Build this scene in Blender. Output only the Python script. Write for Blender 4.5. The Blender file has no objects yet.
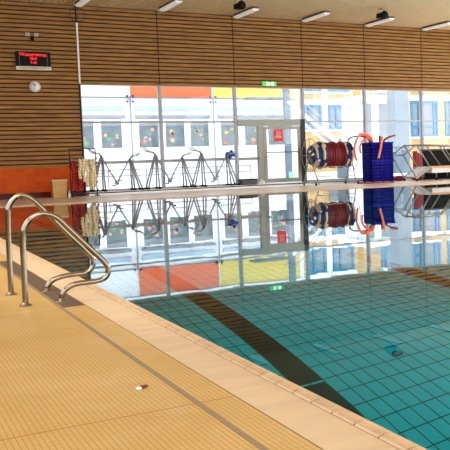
import bpy, math, random
from mathutils import Vector, Matrix

random.seed(7)
PI = math.pi
S = bpy.context.scene
COL = S.collection

# ---------------------------------------------------------------- camera
cd = bpy.data.cameras.new('camera'); cam = bpy.data.objects.new('camera', cd); COL.objects.link(cam)
S.camera = cam
F = Vector((0.503300, 0.861020, -0.073038)); R = Vector((0.861836, -0.506308, -0.029837)); U = Vector((0.062670, 0.047930, 0.996883))
M4 = Matrix(((R.x, U.x, -F.x, -1.8255), (R.y, U.y, -F.y, 0.0), (R.z, U.z, -F.z, 1.15), (0, 0, 0, 1)))
cam.matrix_world = M4
cd.sensor_width = 36.0; cd.lens = 36.0 * 807.963 / 450.0
cd.shift_x = -0.25549; cd.shift_y = -0.02113
cd.clip_start = 0.05; cd.clip_end = 400

# ---------------------------------------------------------------- world, lights, exposure
W = bpy.data.worlds.new('overcast_sky'); S.world = W; W.use_nodes = True
wn = W.node_tree.nodes; wl = W.node_tree.links; wn.clear()
wo = wn.new('ShaderNodeOutputWorld'); wb = wn.new('ShaderNodeBackground')
wg = wn.new('ShaderNodeTexNoise'); wr = wn.new('ShaderNodeValToRGB')
wg.inputs['Scale'].default_value = 1.6
wr.color_ramp.elements[0].color = (0.82, 0.90, 1.0, 1); wr.color_ramp.elements[1].color = (1.0, 1.0, 1.0, 1)
wl.new(wg.outputs['Fac'], wr.inputs['Fac']); wl.new(wr.outputs['Color'], wb.inputs['Color'])
wb.inputs['Strength'].default_value = 3.2
wl.new(wb.outputs['Background'], wo.inputs['Surface'])

def area(name, loc, target, sx, sy, power, color=(1, 1, 1)):
    l = bpy.data.lights.new(name, 'AREA'); l.shape = 'RECTANGLE'; l.size = sx; l.size_y = sy
    l.energy = power; l.color = color
    o = bpy.data.objects.new(name, l); COL.objects.link(o); o.location = loc
    d = Vector(target) - Vector(loc)
    o.rotation_euler = d.to_track_quat('-Z', 'Y').to_euler()
    return o
# fill lamps added along the hall's unseen sides, standing in for daylight (behind the viewer, to the left and to the right)
area('rear_daylight_fill', (9, -5.6, 3.4), (9, 12, 2.2), 24, 4.6, 700, (1.0, 0.96, 0.88))
area('left_daylight_fill', (-4.7, 13, 3.4), (4, 17, 5.4), 20, 3.6, 900, (1.0, 0.96, 0.88))
area('right_daylight_fill', (23.6, 12, 3.6), (8, 19, 5.4), 22, 4.6, 1250, (1.0, 0.97, 0.92))

S.view_settings.view_transform = 'Standard'
S.view_settings.look = 'None'
S.view_settings.gamma = 1.0
S.view_settings.use_curve_mapping = False
S.view_settings.exposure = 0.2
try:
    S.cycles.max_bounces = 10; S.cycles.transparent_max_bounces = 16
    S.cycles.transmission_bounces = 8; S.cycles.use_denoising = True
    S.cycles.sample_clamp_indirect = 6.0
except Exception:
    pass

# ---------------------------------------------------------------- materials
def srgb(r, g, b):
    f = lambda c: (c / 255 / 12.92) if c / 255 <= 0.04045 else ((c / 255 + 0.055) / 1.055) ** 2.4
    return (f(r), f(g), f(b), 1)

def mat(name, col, rough=0.5, metal=0.0, vary=0.12, scale=6.0, bump=0.0, emit=None, spec=None, coat=0.0, stretch=(1, 1, 1)):
    m = bpy.data.materials.new(name); m.use_nodes = True
    nt = m.node_tree; n = nt.nodes; l = nt.links
    b = n['Principled BSDF']
    tc = n.new('ShaderNodeTexCoord'); mp = n.new('ShaderNodeMapping'); mp.inputs['Scale'].default_value = stretch
    no = n.new('ShaderNodeTexNoise'); no.inputs['Scale'].default_value = scale; no.inputs['Detail'].default_value = 3
    rp = n.new('ShaderNodeValToRGB')
    rp.color_ramp.elements[0].position = 0.3; rp.color_ramp.elements[1].position = 0.7
    c = col
    rp.color_ramp.elements[0].color = (c[0] * (1 - vary), c[1] * (1 - vary), c[2] * (1 - vary), 1)
    rp.color_ramp.elements[1].color = (min(1, c[0] * (1 + vary)), min(1, c[1] * (1 + vary)), min(1, c[2] * (1 + vary)), 1)
    l.new(tc.outputs['Object'], mp.inputs['Vector']); l.new(mp.outputs['Vector'], no.inputs['Vector'])
    l.new(no.outputs['Fac'], rp.inputs['Fac']); l.new(rp.outputs['Color'], b.inputs['Base Color'])
    b.inputs['Roughness'].default_value = rough; b.inputs['Metallic'].default_value = metal
    if spec is not None: b.inputs['Specular IOR Level'].default_value = spec
    if coat: b.inputs['Coat Weight'].default_value = coat; b.inputs['Coat Roughness'].default_value = 0.08
    if emit:
        b.inputs['Emission Color'].default_value = emit[0]; b.inputs['Emission Strength'].default_value = emit[1]
    if bump:
        bp = n.new('ShaderNodeBump'); bp.inputs['Strength'].default_value = bump; bp.inputs['Distance'].default_value = 0.01
        l.new(no.outputs['Fac'], bp.inputs['Height']); l.new(bp.outputs['Normal'], b.inputs['Normal'])
    return m

def lines(nt, coord, period, offset, width):
    """1 on grout lines of the given width, repeating with period, else 0"""
    n = nt.nodes; l = nt.links
    a = n.new('ShaderNodeMath'); a.operation = 'SUBTRACT'; a.inputs[1].default_value = offset - width / 2; l.new(coord, a.inputs[0])
    w = n.new('ShaderNodeMath'); w.operation = 'WRAP'; w.inputs[1].default_value = 0.0; w.inputs[2].default_value = period
    l.new(a.outputs[0], w.inputs[0])
    c = n.new('ShaderNodeMath'); c.operation = 'LESS_THAN'; c.inputs[1].default_value = width; l.new(w.outputs[0], c.inputs[0])
    return c.outputs[0]

def band(nt, coord, lo, hi):
    n = nt.nodes; l = nt.links
    a = n.new('ShaderNodeMath'); a.operation = 'GREATER_THAN'; a.inputs[1].default_value = lo; l.new(coord, a.inputs[0])
    b = n.new('ShaderNodeMath'); b.operation = 'LESS_THAN'; b.inputs[1].default_value = hi; l.new(coord, b.inputs[0])
    c = n.new('ShaderNodeMath'); c.operation = 'MULTIPLY'; l.new(a.outputs[0], c.inputs[0]); l.new(b.outputs[0], c.inputs[1])
    return c.outputs[0]

def mathn(nt, op, a, b):
    x = nt.nodes.new('ShaderNodeMath'); x.operation = op
    for i, v in enumerate((a, b)):
        if isinstance(v, (int, float)): x.inputs[i].default_value = v
        else: nt.links.new(v, x.inputs[i])
    return x.outputs[0]

def mixc(nt, fac, a, b):
    x = nt.nodes.new('ShaderNodeMix'); x.data_type = 'RGBA'
    if isinstance(fac, (int, float)): x.inputs[0].default_value = fac
    else: nt.links.new(fac, x.inputs[0])
    for i, v in ((6, a), (7, b)):
        if isinstance(v, tuple): x.inputs[i].default_value = v
        else: nt.links.new(v, x.inputs[i])
    return x.outputs[2]

def noise(nt, vec, scale, detail=3, rough=0.5):
    x = nt.nodes.new('ShaderNodeTexNoise'); x.inputs['Scale'].default_value = scale; x.inputs['Detail'].default_value = detail
    x.inputs['Roughness'].default_value = rough
    nt.links.new(vec, x.inputs['Vector']); return x.outputs['Fac']

def ramp(nt, fac, p0, c0, p1, c1):
    x = nt.nodes.new('ShaderNodeValToRGB'); e = x.color_ramp.elements
    e[0].position = p0; e[0].color = c0; e[1].position = p1; e[1].color = c1
    nt.links.new(fac, x.inputs['Fac']); return x.outputs['Color']

def newmat(name):
    m = bpy.data.materials.new(name); m.use_nodes = True; nt = m.node_tree
    tc = nt.nodes.new('ShaderNodeTexCoord'); sp = nt.nodes.new('ShaderNodeSeparateXYZ')
    nt.links.new(tc.outputs['Object'], sp.inputs['Vector'])
    return m, nt, nt.nodes['Principled BSDF'], tc.outputs['Object'], sp.outputs[0], sp.outputs[1], sp.outputs[2]

def wood_mat(name, dark, light, axis='x'):
    m, nt, b, v, x, y, z = newmat(name)
    mp = nt.nodes.new('ShaderNodeMapping')
    mp.inputs['Scale'].default_value = (0.35, 6, 6) if axis == 'x' else (6, 0.35, 6)
    nt.links.new(v, mp.inputs['Vector'])
    n1 = noise(nt, mp.outputs['Vector'], 4.0, 5, 0.6)
    c = ramp(nt, n1, 0.3, dark, 0.7, light)
    nt.links.new(c, b.inputs['Base Color']); b.inputs['Roughness'].default_value = 0.55
    b.inputs['Specular IOR Level'].default_value = 0.25
    return m

def floor_mat():
    m, nt, b, v, x, y, z = newmat('yellow_mosaic_tiles')
    lx = lines(nt, x, 0.0245, 0.0, 0.0034); ly = lines(nt, y, 0.05, 0.01, 0.0030)
    jy = lines(nt, y, 3.0, 0.61, 0.012)
    g = mathn(nt, 'MAXIMUM', mathn(nt, 'MULTIPLY', lx, 0.9), mathn(nt, 'MULTIPLY', ly, 0.55))
    big = noise(nt, v, 1.3, 4, 0.6)
    c1 = ramp(nt, big, 0.32, srgb(194, 160, 94), 0.68, srgb(210, 178, 120))
    fine = noise(nt, v, 42, 2)
    c2 = mixc(nt, mathn(nt, 'MULTIPLY', fine, 0.22), c1, srgb(184, 134, 60))
    pale = ramp(nt, noise(nt, v, 2.3, 3), 0.58, (0, 0, 0, 1), 0.74, (1, 1, 1, 1))
    c3 = mixc(nt, mathn(nt, 'MULTIPLY', pale, 0.35), c2, srgb(226, 196, 160))
    c4 = mixc(nt, g, c3, srgb(158, 106, 44))
    c5 = mixc(nt, mathn(nt, 'MULTIPLY', jy, 0.8), c4, srgb(150, 95, 45))
    nt.links.new(c5, b.inputs['Base Color']); b.inputs['Roughness'].default_value = 0.42
    return m

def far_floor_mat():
    m, nt, b, v, x, y, z = newmat('floor_tiles_window_sheen')
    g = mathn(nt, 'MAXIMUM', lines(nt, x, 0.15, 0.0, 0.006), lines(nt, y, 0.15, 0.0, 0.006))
    c = ramp(nt, noise(nt, v, 1.1, 3), 0.35, srgb(218, 200, 182), 0.65, srgb(232, 218, 204))  # pale tone paints in the windows' reflection on the far deck
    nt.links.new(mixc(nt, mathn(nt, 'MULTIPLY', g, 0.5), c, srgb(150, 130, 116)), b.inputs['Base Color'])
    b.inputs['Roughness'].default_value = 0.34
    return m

def pool_mat(name, ax):
    m, nt, b, v, x, y, z = newmat(name)
    u, w = {'xy': (x, y), 'yz': (y, z), 'xz': (x, z)}[ax]
    lu = lines(nt, u, 0.14, 1.70, 0.012) if ax != 'yz' else lines(nt, u, 0.262, 5.39, 0.016)
    lw = lines(nt, w, 0.262, 5.39, 0.016) if ax == 'xy' else lines(nt, w, 0.14, 0, 0.013)
    g = mathn(nt, 'MAXIMUM', lu, lw)
    big = noise(nt, v, 0.8, 3)
    c = ramp(nt, big, 0.35, srgb(96, 204, 214), 0.65, srgb(130, 222, 226))
    c = mixc(nt, mathn(nt, 'MULTIPLY', noise(nt, v, 14, 2), 0.3), c, srgb(80, 176, 184))
    c = mixc(nt, g, c, srgb(30, 74, 84))
    if ax == 'xy':
        lane = 0
        for k in range(7):
            x0 = 1.42 + 2.94 * k
            lane = band(nt, x, x0, x0 + 0.28) if k == 0 else mathn(nt, 'MAXIMUM', lane, band(nt, x, x0, x0 + 0.28))
        lane = mathn(nt, 'MULTIPLY', lane, mathn(nt, 'SUBTRACT', 1.0, band(nt, y, 6.40, 6.44)))
        fine = mathn(nt, 'MAXIMUM', lines(nt, x, 0.035, 1.70, 0.003), lines(nt, y, 0.0655, 5.39, 0.004))
        lc = mixc(nt, mathn(nt, 'MULTIPLY', fine, 0.5), srgb(40, 18, 8), srgb(84, 70, 60))
        c = mixc(nt, lane, c, lc)
    nt.links.new(c, b.inputs['Base Color']); b.inputs['Roughness'].default_value = 0.4
    return m

def water_mat():
    m = bpy.data.materials.new('pool_water'); m.use_nodes = True; nt = m.node_tree; n = nt.nodes; l = nt.links; n.clear()
    o = n.new('ShaderNodeOutputMaterial'); mx = n.new('ShaderNodeMixShader')
    gl = n.new('ShaderNodeBsdfGlossy'); gl.inputs['Roughness'].default_value = 0.0
    rf = n.new('ShaderNodeBsdfRefraction'); rf.inputs['IOR'].default_value = 1.33; rf.inputs['Roughness'].default_value = 0.0
    rf.inputs['Color'].default_value = (0.11, 0.88, 0.99, 1)
    fr = n.new('ShaderNodeFresnel'); fr.inputs['IOR'].default_value = 1.33
    tc = n.new('ShaderNodeTexCoord'); mp = n.new('ShaderNodeMapping'); mp.inputs['Scale'].default_value = (1, 0.45, 1)
    no = n.new('ShaderNodeTexNoise'); no.inputs['Scale'].default_value = 1.7; no.inputs['Detail'].default_value = 2
    bp = n.new('ShaderNodeBump'); bp.inputs['Strength'].default_value = 0.10; bp.inputs['Distance'].default_value = 0.010
    l.new(tc.outputs['Object'], mp.inputs['Vector']); l.new(mp.outputs['Vector'], no.inputs['Vector']); l.new(no.outputs['Fac'], bp.inputs['Height'])
    for s in (gl, rf, fr): l.new(bp.outputs['Normal'], s.inputs['Normal'])
    cv = n.new('ShaderNodeValToRGB'); e = cv.color_ramp.elements
    e[0].position = 0.0; e[0].color = (0, 0, 0, 1); e[1].position = 1.0; e[1].color = (1, 1, 1, 1)
    for p_, q_ in ((0.14, 0.06), (0.24, 0.15), (0.42, 0.62), (0.6, 0.9)):
        k_ = e.new(p_); k_.color = (q_, q_, q_, 1)
    l.new(fr.outputs['Fac'], cv.inputs['Fac']); l.new(cv.outputs['Color'], mx.inputs['Fac']); l.new(rf.outputs[0], mx.inputs[1]); l.new(gl.outputs[0], mx.inputs[2])
    l.new(mx.outputs[0], o.inputs['Surface'])
    return m

def glass_mat(name='window_glass', tint=(0.97, 0.99, 1.0, 1), ior=1.3):
    m = bpy.data.materials.new(name); m.use_nodes = True; nt = m.node_tree; n = nt.nodes; l = nt.links; n.clear()
    o = n.new('ShaderNodeOutputMaterial'); mx = n.new('ShaderNodeMixShader')
    gl = n.new('ShaderNodeBsdfGlossy'); gl.inputs['Roughness'].default_value = 0.02
    tr = n.new('ShaderNodeBsdfTransparent'); tr.inputs['Color'].default_value = tint
    fr = n.new('ShaderNodeFresnel'); fr.inputs['IOR'].default_value = ior
    l.new(fr.outputs['Fac'], mx.inputs['Fac']); l.new(tr.outputs[0], mx.inputs[1]); l.new(gl.outputs[0], mx.inputs[2])
    l.new(mx.outputs[0], o.inputs['Surface'])
    return m

def tile_mat(name, c1, c2, grout, w, h, rough=0.25):
    m, nt, b, v, x, y, z = newmat(name)
    br = nt.nodes.new('ShaderNodeTexBrick'); br.offset = 0.0
    cb = nt.nodes.new('ShaderNodeCombineXYZ'); nt.links.new(x, cb.inputs[0]); nt.links.new(z, cb.inputs[1])
    nt.links.new(cb.outputs[0], br.inputs['Vector'])
    br.inputs['Color1'].default_value = c1; br.inputs['Color2'].default_value = c2; br.inputs['Mortar'].default_value = grout
    br.inputs['Scale'].default_value = 1.0; br.inputs['Brick Width'].default_value = w; br.inputs['Row Height'].default_value = h
    br.inputs['Mortar Size'].default_value = 0.004
    nt.links.new(br.outputs['Color'], b.inputs['Base Color']); b.inputs['Roughness'].default_value = rough; b.inputs['Specular IOR Level'].default_value = 0.15
    return m

def facade_mat(name, c1, c2, grooves=None):
    m, nt, b, v, x, y, z = newmat(name)
    c = ramp(nt, noise(nt, v, 0.9, 5, 0.65), 0.35, c1, 0.65, c2)
    if grooves:
        g = lines(nt, x, grooves, 0, grooves * 0.18)
        c = mixc(nt, mathn(nt, 'MULTIPLY', g, 0.35), c, (c1[0] * .6, c1[1] * .6, c1[2] * .6, 1))
    nt.links.new(c, b.inputs['Base Color']); b.inputs['Roughness'].default_value = 0.8
    return m

MT = dict(
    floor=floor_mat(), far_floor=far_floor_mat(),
    slat=wood_mat('oiled_slat_wood', srgb(118, 78, 32), srgb(172, 124, 58)),
    ceil=wood_mat('ceiling_slat_wood', srgb(226, 196, 150), srgb(244, 218, 174), 'y'),
    back=mat('dark_backing_felt', srgb(44, 24, 20), 0.9),
    orange_tile=tile_mat('orange_glazed_tiles', srgb(208, 82, 0), srgb(192, 70, 0), srgb(196, 104, 40), 0.30, 0.15, 0.5),
    dark_tile=tile_mat('dark_red_skirting_tiles', srgb(84, 26, 20), srgb(74, 22, 18), srgb(50, 16, 14), 0.30, 0.2),
    gutter=mat('beige_gutter_stone', srgb(208, 182, 150), 0.5, vary=0.07, scale=3, stretch=(0.6, 3, 1)),
    coping=mat('beige_grip_tiles', srgb(206, 176, 138), 0.4, vary=0.09, scale=11),
    joint=mat('dark_brown_grout', srgb(92, 60, 34), 0.9),
    strip=mat('grey_brown_tile_strip', srgb(142, 122, 96), 0.5, vary=0.06, scale=30),
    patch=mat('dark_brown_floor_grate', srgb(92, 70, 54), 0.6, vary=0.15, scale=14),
    pool_floor=pool_mat('pool_floor_tiles', 'xy'), pool_side=pool_mat('pool_side_tiles', 'yz'), pool_end=pool_mat('pool_end_tiles', 'xz'),
    water=water_mat(), glass=glass_mat(),
    alu=mat('grey_aluminium', srgb(150, 152, 154), 0.45, 0.2, vary=0.05),
    alu_dark=mat('bronze_grey_aluminium', srgb(134, 134, 128), 0.45, 0.3, vary=0.05),
    seal=mat('black_rubber_seal', srgb(30, 30, 32), 0.6),
    steel=mat('brushed_stainless_steel', srgb(134, 124, 108), 0.16, 1.0, vary=0.05, scale=20),
    steel2=mat('satin_steel_tube', srgb(158, 158, 162), 0.35, 0.3, vary=0.06),
    white=mat('white_painted_metal', srgb(236, 236, 234), 0.4, vary=0.03),
    lampw=mat('opal_lamp_cover', srgb(236, 232, 226), 0.4, vary=0.03, emit=((1.0, 0.97, 0.92, 1), 0.22)),
    black=mat('black_plastic', srgb(20, 18, 18), 0.75, spec=0.2),
    grey=mat('dark_grey_plastic', srgb(66, 66, 70), 0.5),
    tan=mat('tan_plastic', srgb(190, 150, 84), 0.5, vary=0.06),
    tan_lid=mat('pale_tan_plastic', srgb(214, 176, 130), 0.45, vary=0.04),
    red=mat('dark_red_foam', srgb(150, 14, 24), 0.6, vary=0.2, scale=15),
    maroon=mat('maroon_float_plastic', srgb(112, 16, 26), 0.5, vary=0.25, scale=12),
    cream=mat('cream_foam', srgb(226, 208, 168), 0.7, vary=0.08, scale=15),
    navy=mat('navy_float_plastic', srgb(26, 36, 104), 0.5, vary=0.2),
    blue=mat('deep_blue_crate_plastic', srgb(8, 8, 150), 0.6, vary=0.12, spec=0.15),
    cyan=mat('bright_blue_cloth', srgb(30, 72, 168), 0.7, vary=0.2),
    noodle=mat('orange_red_foam', srgb(240, 92, 60), 0.6, vary=0.1, scale=12),
    noodle2=mat('salmon_foam', srgb(244, 140, 112), 0.6, vary=0.08, scale=12),
    noodle_dark=mat('dark_red_foam_tube', srgb(140, 40, 40), 0.6, vary=0.1),
    noodle_navy=mat('navy_foam_tube', srgb(34, 34, 74), 0.6, vary=0.1),
    rackm=mat('purple_grey_metal', srgb(70, 50, 66), 0.4, 0.5),
    orange_panel=facade_mat('orange_facade_panel', srgb(206, 96, 56), srgb(214, 104, 62), 0.12),
    yellow_panel=facade_mat('yellow_facade_panel', srgb(202, 180, 76), srgb(210, 188, 88), 0.12),
    white_panel=facade_mat('white_facade_panel', srgb(222, 226, 230), srgb(230, 234, 238), 0.12),
    white_wall=facade_mat('white_render', srgb(222, 226, 230), srgb(232, 235, 238)),
    band=facade_mat('pale_blue_blind_band', srgb(146, 168, 190), srgb(160, 180, 200)),
    greyband=facade_mat('grey_shutter_box', srgb(112, 118, 126), srgb(130, 136, 142)),
    dark_glass=mat('reflecting_dark_pane', srgb(74, 94, 100), 0.4, vary=0.45, scale=3),
    dark_glass2=mat('grey_curtained_pane', srgb(112, 120, 126), 0.3, vary=0.35, scale=4, stretch=(4, 1, 0.5)),
    yellow_wall=facade_mat('sand_yellow_render', srgb(172, 140, 90), srgb(192, 160, 108)),
    blue_frame=mat('bright_blue_window_frame', srgb(4, 108, 156), 0.4, vary=0.04),
    concrete=facade_mat('grey_blue_concrete', srgb(92, 106, 118), srgb(112, 124, 134)),
    ground=facade_mat('light_paving', srgb(206, 210, 214), srgb(226, 228, 230)),
    pink=mat('pink_paper', srgb(190, 90, 120), 0.8), yel=mat('yellow_paper', srgb(200, 164, 84), 0.8),
    peach=mat('peach_paper', srgb(196, 140, 112), 0.8), redp=mat('red_paper', srgb(206, 60, 70), 0.8), greenp=mat('green_paper', srgb(92, 150, 110), 0.8),
    sign_red=mat('red_sign_sheet', srgb(220, 24, 34), 0.5, vary=0.04),
    sign_white=mat('white_sign_print', srgb(240, 200, 200), 0.5, vary=0.02),
    exit_g=mat('green_exit_panel', srgb(10, 170, 50), 0.4, emit=((0.01, 0.6, 0.06, 1), 0.8)),
    exit_w=mat('lit_exit_symbol', srgb(230, 255, 220), 0.4, emit=((0.85, 1.0, 0.7, 1), 0.9)),
    led=mat('red_led_digits', srgb(200, 10, 20), 0.4, emit=((1.0, 0.01, 0.03, 1), 1.4)),
    caption=mat('cream_caption_strip', srgb(226, 216, 190), 0.5, vary=0.03),
    dial=mat('clock_dial', srgb(206, 200, 196), 0.4, vary=0.03),
    board=mat('orange_brown_board', srgb(206, 152, 100), 0.5, vary=0.1, scale=4),
    board_white=mat('grey_white_board', srgb(216, 214, 214), 0.5, vary=0.05),
    clear=glass_mat('clear_plastic_bag', (0.86, 0.9, 0.92, 1), 1.7),
    teal=mat('teal_drain_cover', srgb(28, 110, 118), 0.5),
    mint=mat('mint_paint', srgb(120, 226, 190), 0.5),
)

# ---------------------------------------------------------------- mesh builder
class MB:
    def __init__(s): s.v = []; s.f = []; s.mi = []; s.sm = []
    def add(s, vs, fs, mi=0, smooth=False):
        o = len(s.v); s.v += [tuple(p) for p in vs]
        for f in fs: s.f.append(tuple(i + o for i in f)); s.mi.append(mi); s.sm.append(smooth)
        return s
    def box(s, a, b, mi=0):
        (x0, y0, z0), (x1, y1, z1) = a, b
        vs = [(x0, y0, z0), (x1, y0, z0), (x1, y1, z0), (x0, y1, z0), (x0, y0, z1), (x1, y0, z1), (x1, y1, z1), (x0, y1, z1)]
        return s.add(vs, [(0, 3, 2, 1), (4, 5, 6, 7), (0, 1, 5, 4), (1, 2, 6, 5), (2, 3, 7, 6), (3, 0, 4, 7)], mi)
    def cbox(s, c, d, mi=0):
        return s.box(tuple(c[i] - d[i] / 2 for i in range(3)), tuple(c[i] + d[i] / 2 for i in range(3)), mi)
    def bar(s, p, q, w, h, mi=0, up=(0, 0, 1)):
        p = Vector(p); q = Vector(q); d = (q - p).normalized(); u = Vector(up)
        if abs(d.dot(u)) > 0.98: u = Vector((1, 0, 0))
        a = d.cross(u).normalized() * w / 2; b = a.cross(d).normalized() * h / 2
        vs = [p - a - b, p + a - b, p + a + b, p - a + b, q - a - b, q + a - b, q + a + b, q - a + b]
        return s.add(vs, [(0, 3, 2, 1), (4, 5, 6, 7), (0, 1, 5, 4), (1, 2, 6, 5), (2, 3, 7, 6), (3, 0, 4, 7)], mi)
    def tube(s, pts, r, seg=10, mi=0, closed=False, caps=True, radii=None):
        P = [Vector(p) for p in pts]; n = len(P); ring = []
        prev = None
        for i in range(n):
            if closed: t = (P[(i + 1) % n] - P[i - 1]).normalized()
            else: t = (P[min(i + 1, n - 1)] - P[max(i - 1, 0)]).normalized()
            if prev is None:
                u = Vector((0, 0, 1)) if abs(t.z) < 0.9 else Vector((1, 0, 0))
                a = t.cross(u).normalized()
            else:
                a = (prev - t * prev.dot(t)).normalized()
            prev = a; b = t.cross(a); rr = radii[i] if radii else r
            ring.append([P[i] + (a * math.cos(2 * PI * k / seg) + b * math.sin(2 * PI * k / seg)) * rr for k in range(seg)])
        vs = [p for rg in ring for p in rg]; fs = []
        for i in range(n if closed else n - 1):
            j = (i + 1) % n
            for k in range(seg): fs.append((i * seg + k, i * seg + (k + 1) % seg, j * seg + (k + 1) % seg, j * seg + k))
        if caps and not closed:
            fs.append(tuple(range(seg))[::-1]); fs.append(tuple((n - 1) * seg + k for k in range(seg)))
        return s.add(vs, fs, mi, True)
    def lathe(s, prof, c, axis='z', seg=20, mi=0, smooth=True):
        vs = []; n = len(prof)
        for (r, h) in prof:
            for k in range(seg):
                a = 2 * PI * k / seg; x, y = r * math.cos(a), r * math.sin(a)
                p = {'z': (x, y, h), 'x': (h, x, y), 'y': (x, h, y)}[axis]
                vs.append((p[0] + c[0], p[1] + c[1], p[2] + c[2]))
        fs = []
        for i in range(n - 1):
            for k in range(seg): fs.append((i * seg + k, i * seg + (k + 1) % seg, (i + 1) * seg + (k + 1) % seg, (i + 1) * seg + k))
        fs.append(tuple(range(seg))[::-1]); fs.append(tuple((n - 1) * seg + k for k in range(seg)))
        return s.add(vs, fs, mi, smooth)
    def build(s, name, m, parent=None, loc=None, bevel=0.0):
        me = bpy.data.meshes.new(name); me.from_pydata(s.v, [], s.f)
        ms = m if isinstance(m, (list, tuple)) else [m]
        for x in ms: me.materials.append(x)
        for i, p in enumerate(me.polygons): p.material_index = s.mi[i]; p.use_smooth = s.sm[i]
        me.update()
        o = bpy.data.objects.new(name, me); COL.objects.link(o)
        if parent is not None: o.parent = parent
        if loc: o.location = loc
        if bevel:
            b = o.modifiers.new('bevel', 'BEVEL'); b.width = bevel; b.segments = 2; b.limit_method = 'ANGLE'
        return o

def tag(o, label=None, cat=None, group=None, kind=None):
    if label: o['label'] = label
    if cat: o['category'] = cat
    if group: o['group'] = group
    if kind: o['kind'] = kind
    return o
def thing(name, loc, label, cat, group=None, rz=0.0):
    o = bpy.data.objects.new(name, None); COL.objects.link(o); o.location = loc; o.rotation_euler = (0, 0, rz)
    o.empty_display_size = 0.1
    return tag(o, label, cat, group)
def struct(o): o['kind'] = 'structure'; return o
def kids(o): return [c for c in bpy.data.objects if c.parent == o]
def copy_tree(o, parent=None):
    c = o.copy(); COL.objects.link(c); c.parent = parent
    for ch in kids(o): copy_tree(ch, c)
    return c
def smooth_path(pts, n=6, closed=False):
    P = [Vector(p) for p in pts]; out = []
    m = len(P)
    for i in range(m if closed else m - 1):
        g = (lambda k: P[k % m]) if closed else (lambda k: P[max(0, min(m - 1, k))])
        p0, p1, p2, p3 = g(i - 1), g(i), g(i + 1), g(i + 2)
        for j in range(n):
            t = j / n
            out.append(0.5 * ((2 * p1) + (-p0 + p2) * t + (2 * p0 - 5 * p1 + 4 * p2 - p3) * t * t + (-p0 + 3 * p1 - 3 * p2 + p3) * t ** 3))
    if not closed: out.append(P[-1])
    return out
def text_part(name, body, size, m, parent, loc, depth=0.004, sx=1.0):
    c = bpy.data.curves.new(name, 'FONT'); c.body = body; c.size = size; c.extrude = depth / 2; c.align_x = 'CENTER'; c.align_y = 'CENTER'
    t = bpy.data.objects.new(name + '_tmp', c); COL.objects.link(t)
    bpy.context.view_layer.update()
    me = bpy.data.meshes.new_from_object(t.evaluated_get(bpy.context.evaluated_depsgraph_get()))
    bpy.data.objects.remove(t, do_unlink=True)
    me.name = name; me.materials.clear(); me.materials.append(m)
    o = bpy.data.objects.new(name, me); COL.objects.link(o); o.parent = parent; o.location = loc
    o.rotation_euler = (PI / 2, 0, 0); o.scale = (sx, 1, 1)
    return o

# ================================================================ SETTING
X0, X1, Y0, YW, HC = -5.0, 24.0, -6.0, 30.04, 6.82
PY0, PY1, PX1 = -5.0, 24.67, 21.0            # pool opening (near/far ends and right side)
XG, H1 = 5.03, 4.03                          # start of the glazing and its head height
MOD0, MOD = 7.99, 3.06
GW, CW = 0.34, 0.085                         # gutter width, coping width

fl = MB()
Z = -0.2
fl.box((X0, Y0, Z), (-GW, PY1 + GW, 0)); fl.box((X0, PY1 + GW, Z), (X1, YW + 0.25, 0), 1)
fl.box((PX1 + GW, Y0, Z), (X1, PY1 + GW, 0)); fl.box((-GW, Y0, Z), (PX1 + GW, PY0 - GW, 0))
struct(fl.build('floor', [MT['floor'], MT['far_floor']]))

# gutter band round the pool, coping of rounded ribbed grip tiles
g = MB()
g.box((-GW + 0.011, PY0 - GW, -0.2), (-CW - 0.003, PY1 + GW, -0.004)); g.box((-CW, PY1 + CW, -0.2), (PX1 + GW, PY1 + GW - 0.008, -0.004))
g.box((PX1 + CW, PY0 - GW, -0.2), (PX1 + GW - 0.008, PY1 + CW, -0.004)); g.box((-CW, PY0 - GW + 0.008, -0.2), (PX1 + CW, PY0 - CW, -0.004))
g.box((-GW, PY0 - GW, -0.2), (-GW + 0.011, PY1 + GW, -0.006), 1); g.box((-CW - 0.007, PY0, -0.2), (-CW, PY1 + GW, -0.0045), 1)
struct(g.build('trim_1', [MT['gutter'], MT['joint']]))
prof = [(-CW, -0.10), (-CW, -0.001)]
for i in range(7):
    t = i / 6; x = -CW + 0.006 + t * 0.060; zz = 0.004 + 0.008 * math.sin(PI * min(1, t * 0.8 + 0.1))
    prof += [(x, zz), (x + 0.0055, zz), (x + 0.0062, zz - 0.0035), (x + 0.0090, zz - 0.0035)]
prof += [(-0.008, 0.004), (-0.002, -0.004), (0.0, -0.016), (0.0, -0.10)]
c = MB(); n = len(prof); JS = 0.193; y = PY0; k = 0
while y < PY1:
    ya, yb = y + 0.0045, min(y + JS - 0.0045, PY1)
    vs = [(px, ya, pz) for px, pz in prof] + [(px, yb, pz) for px, pz in prof]
    c.add(vs, [(i, i + 1, n + i + 1, n + i) for i in range(n - 1)] + [tuple(range(n)), tuple(range(n, 2 * n))[::-1]])
    y += JS
fp = [(px_ * 0.985 - 0.0008, pz_ - 0.0038 if pz_ > 0.003 else pz_) for px_, pz_ in prof]
c.add([(px_, PY0, pz_) for px_, pz_ in fp] + [(px_, PY1, pz_) for px_, pz_ in fp], [(i, i + 1, n + i + 1, n + i) for i in range(n - 1)], 1)
x = 0.0
while x < PX1:
    xa, xb = x + 0.003, min(x + JS - 0.003, PX1)
    pf = [(-CW, -0.10), (-CW, 0.004), (-0.06, 0.010), (-0.02, 0.010), (-0.004, 0.0), (0, -0.016), (0, -0.10)]; q = len(pf)
    vs = [(xa, PY1 - px, pz) for px, pz in pf] + [(xb, PY1 - px, pz) for px, pz in pf]
    c.add(vs, [(i, q + i, q + i + 1, i + 1) for i in range(q - 1)] + [tuple(range(q))[::-1], tuple(range(q, 2 * q))])
    x += JS
c.box((0, PY1 + 0.004, -0.1), (PX1, PY1 + CW - 0.002, -0.002), 1)
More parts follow.
